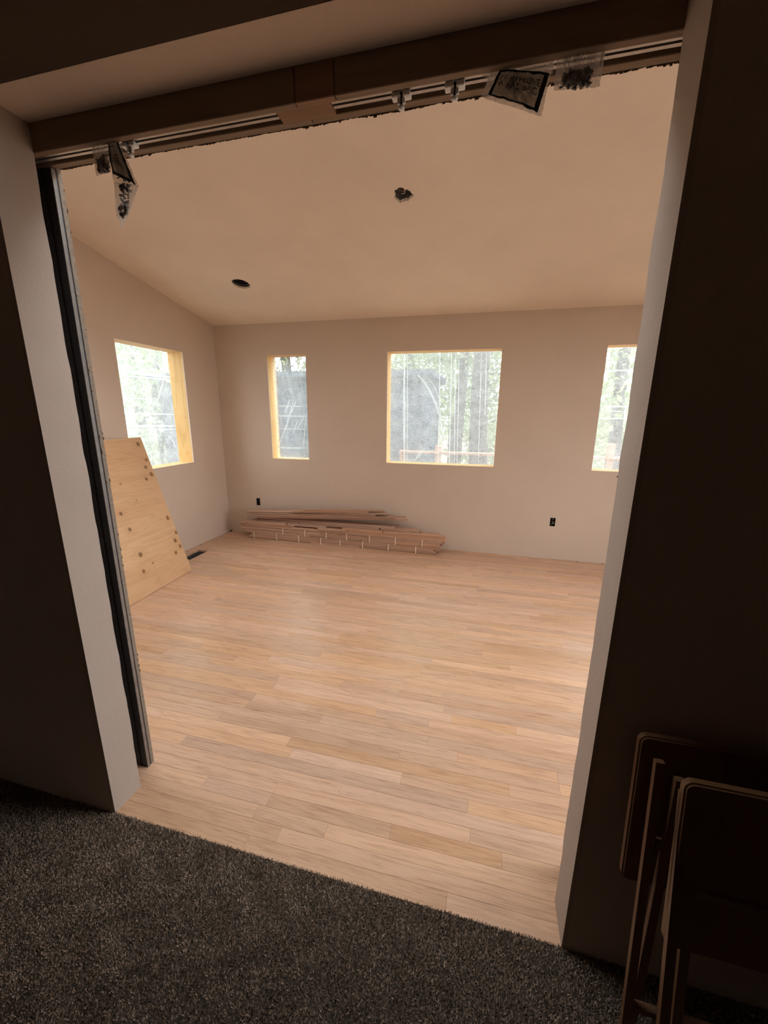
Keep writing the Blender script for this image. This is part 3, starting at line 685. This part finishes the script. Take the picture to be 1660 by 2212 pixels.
# ---- ceiling cut-outs
def tilt(c, x, y, dz): return (c[0] + x, c[1] + y, zceil(c[1] + y) + dz)
def can():
    c = CAN1; o = thing('recessed_light_housing', (c[0], c[1], zceil(c[1])), 'empty round recessed light housing near the side wall', 'light housing')
    n = 40; m = MB(); R_ = c[2] + .003
    ring = lambda r, dz: [tilt(c, r * math.cos(k / n * math.tau), r * math.sin(k / n * math.tau), dz) for k in range(n)]
    vs = ring(R_, .017) + ring(R_, .14); m.add(vs, [(k, n + k, n + (k + 1) % n, (k + 1) % n) for k in range(n)] + [tuple(range(n, 2 * n))])
    m.build('can', 'steel_dark', o, smooth=False)
    for dz, r in ((.03, .075), (.055, .074)):
        m = MB(); vs = ring(R_ - .001, dz) + ring(r - .004, dz) + ring(R_ - .001, dz + .006); m.add(vs, [(k, (k + 1) % n, n + (k + 1) % n, n + k) for k in range(n)] + [(n + k, n + (k + 1) % n, 2 * n + (k + 1) % n, 2 * n + k) for k in range(n)])
        m.build('ring', 'alu', o)
    MB().beam(tilt(c, .045, .03, .05), tilt(c, .05, .02, .12), .01, .002, (1, 0, 0)).build('spring_clip', 'alu', o)
can()
def jbox():
    c = CAN2; o = thing('ceiling_junction_box', (c[0], c[1], zceil(c[1])), 'junction box with wires in ragged ceiling hole', 'junction box')
    n = 8; R_ = c[2] * 1.12; ring = lambda r, dz: [tilt(c, r * math.cos((k + .5) / n * math.tau), r * math.sin((k + .5) / n * math.tau), dz) for k in range(n)]
    m = MB(); m.add(ring(R_, .018) + ring(R_, .055), [(k, n + k, n + (k + 1) % n, (k + 1) % n) for k in range(n)] + [tuple(range(n, 2 * n))]); m.build('octagon_shell', 'steel', o)
    for (x, y) in ((-.035, .02), (.038, .0)):
        MB().tube([tilt(c, x, y, .05), tilt(c, x, y, .02)], .005, 8).build('screw_post', 'alu', o)
    for k in range(3):
        r = random.Random(k); pts = [tilt(c, r.uniform(-.03, .03), r.uniform(-.03, .03), .05 - .008 * j + r.uniform(-.003, .003)) for j in range(5)]
        MB().tube(pts, .0026, 6).build('wire', ('wire', 'box', 'copper')[k], o, smooth=True)
    MB().beam(tilt(c, -.03, -.035, .03), tilt(c, .02, -.038, .03), .02, .003, (0, 1, 0)).build('mounting_bar', 'wire', o)
jbox()

# ---- little chips of debris along the wall foot
DEB = ['larger dark debris chip in the room corner by the stack', 'smaller dark debris chip beside the larger corner chip', 'tiny dark chip at wall foot beside the lower outlet box', 'tiny dark chip at wall foot next to the doorway edge', 'tiny dark chip at wall foot straight below the outlet box', 'tiny dark chip at side wall foot near the floor duct']
for i, (px, py, s) in enumerate(((500, 1144, .022), (504, 1145, .012), (1245, 1209, .009), (1297, 1212, .009), (1195, 1203, .007), (428, 1177, .008))):
    p = pix(2, 0.0, px, py); p.y = min(p.y, YF - .02); p.x = max(p.x, XL + .02)
    m = MB(); n = 7; vs = [(p.x + s * math.cos(k / n * math.tau) * random.uniform(.6, 1.1), p.y + s * .6 * math.sin(k / n * math.tau) * random.uniform(.6, 1.1), 0.0) for k in range(n)]
    m.prism(vs, (.002, 0, s * .55))
    tag(m.build('debris_chip', 'box' if i < 2 else 'paper', None, loc=(p.x, p.y, 0), recalc=True), DEB[i], 'debris', 'debris chips in the corner' if i < 2 else 'debris chips along the walls')

# ================================================================ DOOR TRACK AND HARDWARE
YT = (YN1 + .019 + YP0) / 2
def track(x0, x1, label):
    h = .0125; z1 = 2.2455; z0 = 2.214; t = .0022; lp = .009
    prof = [(-h, z1), (h, z1), (h, z0), (h - lp, z0), (h - lp, z0 + .006), (h - t, z0 + .006), (h - t, z1 - t), (-h + t, z1 - t), (-h + t, z0 + .006), (-h + lp, z0 + .006), (-h + lp, z0), (-h, z0)]
    o = MB().prism([(x0, YT + p, q) for p, q in prof], (x1 - x0, 0, 0)).build('door_track', 'alu', None, loc=(x0, YT, z0), recalc=True)
    return tag(o, label, 'door track', 'sliding door tracks')
track(JL - .45, -.558, 'aluminium door track above the door pocket side')
track(-.412, JR + .45, 'longer aluminium door track with two white hangers')
def trolley(px, py, label):
    x = pix(1, YT, px, py).x
    o = thing('track_hanger', (x, YT, 2.18), label, 'track hanger', 'white roller hangers in the door track')
    for s in (-1, 1):
        MB().cbox(x + (.004 if s > 0 else -.022), x + (.022 if s > 0 else -.004), YT - .010, YT + .010, 2.2025, 2.2125, .0015).build('roller_block', 'white_metal', o)
        MB().cbox(x - .0035 + s * .0055, x + .0035 + s * .0055, YT - .004, YT + .004, 2.192, 2.2024, .001).build('bolt_nut', 'white_metal', o)
    m = MB(); m.tube([(x, YT, 2.2124), (x, YT, 2.186)], .0028, 10); m.build('bolt', 'steel_dark', o)
    m = MB(); m.tube([(x, YT, 2.1895), (x, YT, 2.187), (x, YT, 2.183), (x, YT, 2.1805)], [.004, .0075, .0075, .003], 12); m.build('bolt_head', 'white_metal', o, smooth=True)
trolley(279, 300, 'white roller hanger beside the long hanging bag')
trolley(868, 193, 'white roller hanger beside the reddish filler block')
trolley(984, 172, 'white roller hanger beside the printed hardware bag')

# ---- plastic hardware bags
def text_mesh(body, size):
    c = bpy.data.curves.new('print_text', 'FONT'); c.body = body; c.size = size; c.align_x = 'CENTER'; c.align_y = 'CENTER'; c.space_line = .9
    o = bpy.data.objects.new('print_text', c); COL.objects.link(o); bpy.context.view_layer.update()
    me = bpy.data.meshes.new_from_object(o.evaluated_get(bpy.context.evaluated_depsgraph_get()))
    bpy.data.objects.remove(o); bpy.data.curves.remove(c); return me
def bag(name, quad, yc, thick, label, seed, nu=26, nv=26, crumple=.006, group='hardware bags hung from the door track', tilt_y=0.0):
    """quad: four photo pixels (upper left, upper right, lower right, lower left) on the plane y = yc"""
    q = [pix(1, yc, *p) for p in quad]
    c = sum(q, Vector()) / 4
    o = thing(name, (c.x, yc, min(p.z for p in q)), label, 'hardware bag', group)
    def S_(s, t, w):
        p = (q[0].lerp(q[1], s)).lerp(q[3].lerp(q[2], s), t)
        b = (max(0, math.sin(math.pi * s)) ** .6) * (max(0, math.sin(math.pi * min(1, t * .9 + .1))) ** .5)
        cr = crumple * (noise.noise((s * 5 + seed, t * 5, w)) + .6 * noise.noise((s * 13 + seed, t * 11, w * 2)))
        ed = .35 * crumple * noise.noise((s * 9 + seed, t * 9, 8))
        return Vector((p.x + ed, p.y + w * thick * b + cr * b + tilt_y * t, p.z + ed))
    for w, nm in ((-1, 'front_film'), (1, 'back_film')):
        mb = MB()
        for j in range(nv + 1):
            for i in range(nu + 1): mb.v.append(tuple(S_(i / nu, j / nv, w)))
        for j in range(nv):
            for i in range(nu): a = j * (nu + 1) + i; mb.f.append((a, a + 1, a + nu + 2, a + nu + 1))
        mb.build(nm, 'bag', o, smooth=True)
    return o, S_
def on_bag(o, S_, poly_uv, name, mat, off=.0009, n=1):
    """a small patch of print lying on the bag's front film"""
    mb = MB()
    (a, b, c, d) = [Vector((*p, 0)) for p in poly_uv]
    for j in range(n + 1):
        for i in range(n + 1):
            p = a.lerp(b, i / n).lerp(d.lerp(c, i / n), j / n); v = S_(p.x, p.y, -1); mb.v.append((v.x, v.y - off, v.z))
    for j in range(n):
        for i in range(n): k = j * (n + 1) + i; mb.f.append((k, k + 1, k + n + 2, k + n + 1))
    return mb.build(name, mat, o)
def text_on_bag(o, S_, body, uv0, du, dv, size, off=.0014):
    me = text_mesh(body, size); base = Vector(o['_base'])
    for v in me.vertices:
        s, t = uv0[0] + du[0] * v.co.x + dv[0] * v.co.y, uv0[1] + du[1] * v.co.x + dv[1] * v.co.y
        p = S_(min(max(s, 0), 1), min(max(t, 0), 1), -1); v.co = Vector((p.x, p.y - off, p.z)) - base
    me.materials.append(MAT['ink']); t_ = bpy.data.objects.new('printed_text', me); COL.objects.link(t_); t_.parent = o; return t_
def contents(o, S_, uv, n, seed, sz=.009):
    """black screws, pins and guide blocks lying in the bottom of a bag"""
    r = random.Random(seed)
    for k in range(n):
        s, t = .14 + .72 * (uv[0] + (uv[2] - uv[0]) * r.random()), min(.90, uv[1] + (uv[3] - uv[1]) * r.random())
        a, b = S_(s, t, -1), S_(s, t, 1); p = a.lerp(b, r.uniform(.3, .7)); d = Vector((r.uniform(-1, 1), r.uniform(-.3, .3), r.uniform(-.8, .8))).normalized()
        if k % 2: MB().tube([p - d * sz * 1.4, p + d * sz * .9, p + d * sz * .92, p + d * sz * 1.3], [sz * .28, sz * .28, sz * .6, sz * .55], 8).build('screw', 'black', o)
        else: MB().beam(p - d * sz, p + d * sz, sz * 1.1, sz * .9, (0, 1, 0)).build('guide_block', 'black', o)
YB = YN1 + .026
# bag A: printed warning label
A, SA = bag('hardware_bag', [(1062, 148), (1192, 152), (1170, 252), (1040, 210)], YB, .010, 'clear hardware bag with black framed warning label, beside the barcode bag', 1.3)
lab = [(.16, .12), (.98, .10), (.93, .95), (.10, .90)]
LA = on_bag(A, SA, lab, 'label', 'label', .0008, 12)
def edge(p, q, wd, inn):
    p, q, inn = Vector(p), Vector(q), Vector(inn); d = (inn - (p + q) / 2); d = d.normalized() * wd
    return [tuple(p), tuple(q), tuple(q + d), tuple(p + d)]
for i in range(4): on_bag(LA, SA, edge(lab[i], lab[(i + 1) % 4], (.07, .075, .05, .05)[i], (.55, .5)), 'label_border', 'ink', .0016, 10)
text_on_bag(LA, SA, 'OT REMOVE\nWARE BAG', (.52, .46), (1.0, .02), (-.10, -1.6), .132)
contents(A, SA, (.3, .25, .9, .8), 16, 4, .006)
# gathered, taped neck of bag A
A2, SA2 = bag('tape_strip', [(1030, 138), (1200, 108), (1196, 160), (1046, 168)], YB + .004, .003, 'crumpled clear tape holding the printed bag to the header', 4.1, 22, 8, .007, None)
A2['category'] = 'tape'
# bag B: bar lines and black hardware
B, SB = bag('hardware_bag', [(1206, 102), (1312, 92), (1296, 188), (1196, 196)], YB, .011, 'clear hardware bag printed with barcode lines, black screws inside', 7.7)
bars = [.16, .19, .215, .25, .275, .36, .39, .41, .44, .455, .49, .52, .56, .64, .67, .70, .725, .76, .80, .93, .96]
for i, s in enumerate(bars):
    l = .52 + .06 * math.sin(i * 2.1); on_bag(B, SB, [(s, .06 + .02 * (i % 3)), (s + .008 + .006 * (i % 2), .06 + .02 * (i % 3)), (s + .008, l), (s, l)], 'bar_line', 'ink', .001, 4)
contents(B, SB, (.10, .62, .88, .95), 60, 9, .0062)
# bag C: short bag with black hardware
C_, SC = bag('hardware_bag', [(196, 290), (246, 288), (240, 372), (208, 380)], YB, .012, 'short frosted hardware bag with a black lump inside', 2.2)
contents(C_, SC, (.1, .55, .9, .95), 44, 12, .0062)
# bag D: long hanging bag with a turned label
D, SD = bag('hardware_bag', [(232, 300), (254, 296), (300, 404), (246, 396)], YB - .002, .010, 'long hanging hardware bag with a sideways printed label', 5.5, 22, 30)
labd = [(.12, .06), (.94, .02), (.93, .97), (.08, .80)]
LD = on_bag(D, SD, labd, 'label', 'label', .0008, 14)
for i in (1, 2, 3): on_bag(LD, SD, edge(labd[i], labd[(i + 1) % 4], (.1, .09, .07, .10)[i], (.5, .5)), 'label_border', 'ink', .0016, 12)
text_on_bag(LD, SD, 'HARDWARE\nDO NOT RE', (.46, .38), (0, -.62), (-2.6, 0), .115)
contents(D, SD, (.25, .45, .8, .95), 26, 15, .0055)
D2, SD2 = bag('bag_tail', [(246, 394), (300, 402), (274, 474), (252, 470)], YB - .002, .008, 'crumpled lower end of the long hanging bag with black screws', 8.5, 16, 22)
contents(D2, SD2, (.2, .02, .85, .95), 40, 21, .0055)
for c_ in list(D2.children): c_.parent = D; c_.matrix_parent_inverse = Matrix.Translation(Vector(D2['_base']) - Vector(D['_base']))
bpy.data.objects.remove(D2)
tip = [pix(1, YB - .002, *p) for p in ((254, 470), (274, 474), (264, 492))]
MB().prism(tip, (0, .0006, 0)).build('bag_corner', 'bag', D)

# ================================================================ FOLDED TRAY TABLES IN THE DARK HALL
def rounded(w_, h_, r, n=5):
    pts = []
    for cx, cy, a0 in ((w_ - r, r, -90), (w_ - r, h_ - r, 0), (r, h_ - r, 90), (r, r, 180)):
        for k in range(n + 1):
            a = math.radians(a0 + 90 * k / n); pts.append((cx + r * math.cos(a), cy + r * math.sin(a)))
    return pts
def tray_table(x0, top, bot, legs, label):
    """top / bot: (y, z) of the folded top's upper and lower edge; legs: bars in planes of constant x"""
    o = thing('folding_tray_table', (x0 + .24, legs[0][2][0], 0), label, 'tray table', 'folded tray tables in the hall')
    up = Vector((0, top[0] - bot[0], top[1] - bot[1])); hgt = up.length; up.normalize(); nrm = Vector((0, -up.z, up.y))
    org = Vector((x0, bot[0], bot[1])); pl = rounded(.48, hgt, .018)
    bm = bmesh.new(); vs = [bm.verts.new(org + Vector((u, 0, 0)) + up * v) for u, v in pl]; f = bm.faces.new(vs)
    r = bmesh.ops.extrude_face_region(bm, geom=[f]); bmesh.ops.translate(bm, verts=[v for v in r['geom'] if isinstance(v, bmesh.types.BMVert)], vec=nrm * -.022)
    bmesh.ops.recalc_face_normals(bm, faces=bm.faces[:])
    rim = [e for e in bm.edges if len(e.link_faces) == 2 and e.calc_face_angle(0) > .9]
    bmesh.ops.bevel(bm, geom=rim, offset=.004, segments=3, affect='EDGES')
    mb = MB(); bm.verts.index_update(); mb.add([v.co for v in bm.verts], [[v.index for v in f.verts] for f in bm.faces]); bm.free()
    mb.build('tray_top', 'trayw', o, recalc=True)
    for (xx, a, b) in legs:
        for xm in (xx, 2 * x0 + .48 - xx - .0):
            m = MB(); m.beam((xm + .009, a[0], a[1]), (xm + .009, b[0], b[1]), .018, .014, (1, 0, 0)); m.build('leg', 'trayw', o, recalc=True)
    a, b = legs[0][1], legs[0][2]
    for f in (.25, .8):
        yy, zz = a[0] + (b[0] - a[0]) * f, a[1] + (b[1] - a[1]) * f
        MB().beam((x0 + .04, yy, zz), (x0 + .44, yy, zz), .016, .016, (0, 0, 1)).build('stretcher', 'trayw', o, recalc=True)
    return o
tray_table(.378, (.872, .803), (.836, .429), [(.398, (.838, .775), (.742, .006)), (.43, (.815, .76), (.79, .006))], 'dark wood folded tray table set back against the hall wall')
tray_table(.418, (.756, .809), (.707, .448), [(.418, (.768, .775), (.612, .006)), (.462, (.795, .74), (.665, .006))], 'dark wood folded tray table standing in front of its twin')

# ================================================================ OUTSIDE
struct('ground', MB().box(-60, 60, YF + .2, 80, -.62, -.6).box(-60, XL - .2, -20, YF + .2, -.62, -.6).box(XR + .2, 60, -20, YF + .2, -.62, -.6), 'soil', 'brown ground outside the windows', 'ground')
# deck with railing
dk = thing('deck', (0, 5.6, -.1), 'reddish cedar deck outside the far windows', 'deck')
for k in range(14):
    y0 = YF + .2 + k * .145; MB().box(-1.3, 4.5, y0, y0 + .139, -.13, -.09).build('deck_plank', 'cedar', dk)
rl = thing('deck_railing', (1, 6.4, -.1), 'cedar deck railing with square posts outside windows', 'railing')
for px in (948, 1322):
    p = pix(1, 6.4, px, 960); MB().cbox(p.x - .045, p.x + .045, 6.36, 6.45, -.09, 1.0 + (.1 if px > 1000 else 0), .004).build('post', 'cedar', rl)
MB().cbox(-1.35, -1.26, 6.36, 6.45, -.09, .92, .004).build('post', 'cedar', rl)
MB().cbox(-1.35, 4.5, 6.34, 6.47, .875, .912, .004).build('top_rail', 'cedar', rl)
MB().cbox(-1.35, 4.5, 6.38, 6.43, .62, .70, .004).build('lower_rail', 'cedar', rl)
# slate grey shed
sd = thing('garden_shed', (-3.4, 7.4, -.6), 'slate grey shed with flat overhanging roof behind window', 'shed')
xr_ = pix(1, 7.0, 921, 830).x
MB().box(-6.4, xr_, 7.0, 9.0, -.6, 2.10).build('shed_wall', 'shed', sd)
ro = MB().box(-6.6, xr_ + .12, 6.85, 9.15, 2.10, 2.2).build('shed_roof', 'shed', sd)
def tree(x, y, h, r, label, leaf, crown, ntuft, seed, z0=-.6, lean=0.0):
    rr = random.Random(seed); o = thing('tree', (x, y, z0), label, 'tree', 'trees outside the windows')
    pts = []; n = 9
    for k in range(n): t = k / (n - 1); pts.append((x + lean * t + .08 * math.sin(t * 5 + seed), y + .05 * math.cos(t * 4 + seed), z0 + h * t))
    MB().tube(pts, [r * (1.25 - .25 * min(1, k / 1.5) - .6 * (k / (n - 1)) ** 1.5) for k in range(n)], 12).build('trunk', 'bark', o, smooth=True)
    for k in range(5):
        t = rr.uniform(.35, .85); b = Vector((x + lean * t, y, z0 + h * t)); a = rr.uniform(0, math.tau); ln = rr.uniform(.5, 1.3) * crown[0] * .6
        e = b + Vector((math.cos(a) * ln, math.sin(a) * ln, rr.uniform(-.1, .5) * ln)); MB().tube([b, b.lerp(e, .5) + Vector((0, 0, .08)), e], [r * .32, r * .2, r * .07], 7).build('branch', 'bark', o, smooth=True)
    R = np.random.default_rng(seed); cz0, cz1 = crown[1], crown[2]
    ntuft = int(ntuft * (.72 if crown[0] > 2.0 else .8)); nb = 26; bx = np.stack([x + R.normal(0, crown[0] * .5, nb), y + R.normal(0, crown[0] * .5, nb), R.uniform(cz0, cz1, nb)], 1)
    c = bx[R.integers(0, nb, ntuft)] + R.normal(0, crown[0] * .2, (ntuft, 3)); s = R.uniform(.03, .075, ntuft) * crown[3]
    d1 = R.normal(size=(ntuft, 3)); d1 /= np.linalg.norm(d1, axis=1)[:, None]; d2 = np.cross(d1, R.normal(size=(ntuft, 3))); d2 /= np.linalg.norm(d2, axis=1)[:, None]
    Vv = np.stack([c - d1 * s[:, None], c + d2 * s[:, None] * .5, c + d1 * s[:, None], c - d2 * s[:, None] * .5], 1).reshape(-1, 3) - np.array([x, y, z0])
    me = bpy.data.meshes.new('foliage'); me.vertices.add(ntuft * 4); me.vertices.foreach_set('co', Vv.ravel())
    me.loops.add(ntuft * 4); me.loops.foreach_set('vertex_index', np.arange(ntuft * 4, dtype=np.int32)); me.polygons.add(ntuft)
    me.polygons.foreach_set('loop_start', (np.arange(ntuft) * 4).astype(np.int32)); me.polygons.foreach_set('loop_total', np.full(ntuft, 4, np.int32)); me.update(calc_edges=True)
    me.materials.append(MAT[leaf]); f = bpy.data.objects.new('foliage', me); COL.objects.link(f); f.parent = o; f['kind'] = 'stuff'
    return o
def at(px, y): return pix(1, y, px, 880).x
tree(at(1048, 8.6), 8.6, 7.0, .19, 'thick dark tree trunk standing beyond the deck', 'leaf_b', (1.5, 3.2, 6.2, 1.3), 5000, 3, lean=-.12)
tree(at(993, 11), 11.0, 8.0, .15, 'slender tree trunk between the shed and the thick trunk', 'leaf_a', (1.7, 2.8, 7.0, 1.4), 6000, 5)
tree(at(975, 14), 14.0, 9.0, .10, 'thin far tree among the background foliage', 'leaf_a', (2.2, .2, 6.0, 1.6), 9000, 8)
tree(at(1100, 12.5), 12.5, 9.0, .16, 'leafy olive tree at the far window edge', 'leaf_b', (2.2, .0, 5.6, 1.6), 9000, 9)
tree(at(880, 13), 13.0, 9.5, .16, 'tall leafy tree rising behind the shed', 'leaf_a', (2.4, 1.0, 7.0, 1.6), 10000, 12)
tree(at(620, 12), 12.0, 9.0, .17, 'leafy tree behind the shed seen through narrow window', 'leaf_b', (2.6, 1.5, 7.0, 1.6), 9000, 13)
tree(at(1340, 11), 11.0, 8.0, .15, 'leafy tree beyond the deck post', 'leaf_a', (2.3, .2, 6.5, 1.5), 10000, 15)
tree(at(1240, 14), 14.0, 8.0, .15, 'low branching leafy tree beyond the railing', 'leaf_b', (2.4, -.2, 6.0, 1.6), 9000, 16)
for tx, ty, lf, nt_, sd_, lb in ((-7.6, 6.2, 'leaf_a', 11000, 18, 'bushy tree close outside the side window'), (-8.6, 9.4, 'leaf_b', 11000, 21, 'dense olive tree outside the side window'),
                             (-9.8, 3.0, 'leaf_b', 9000, 31, 'unseen leafy tree added to hold back side window sky'), (-11.5, 11.6, 'leaf_b', 11000, 33, 'far leafy tree outside the side window')):  # unseen tree of this row added to block sky from the side window
    tree(tx, ty, 8.0, .16, lb, lf, (2.1, -.4, 6.0, 1.5), nt_, sd_)

for o in bpy.data.objects:
    if '_base' in o: del o['_base']
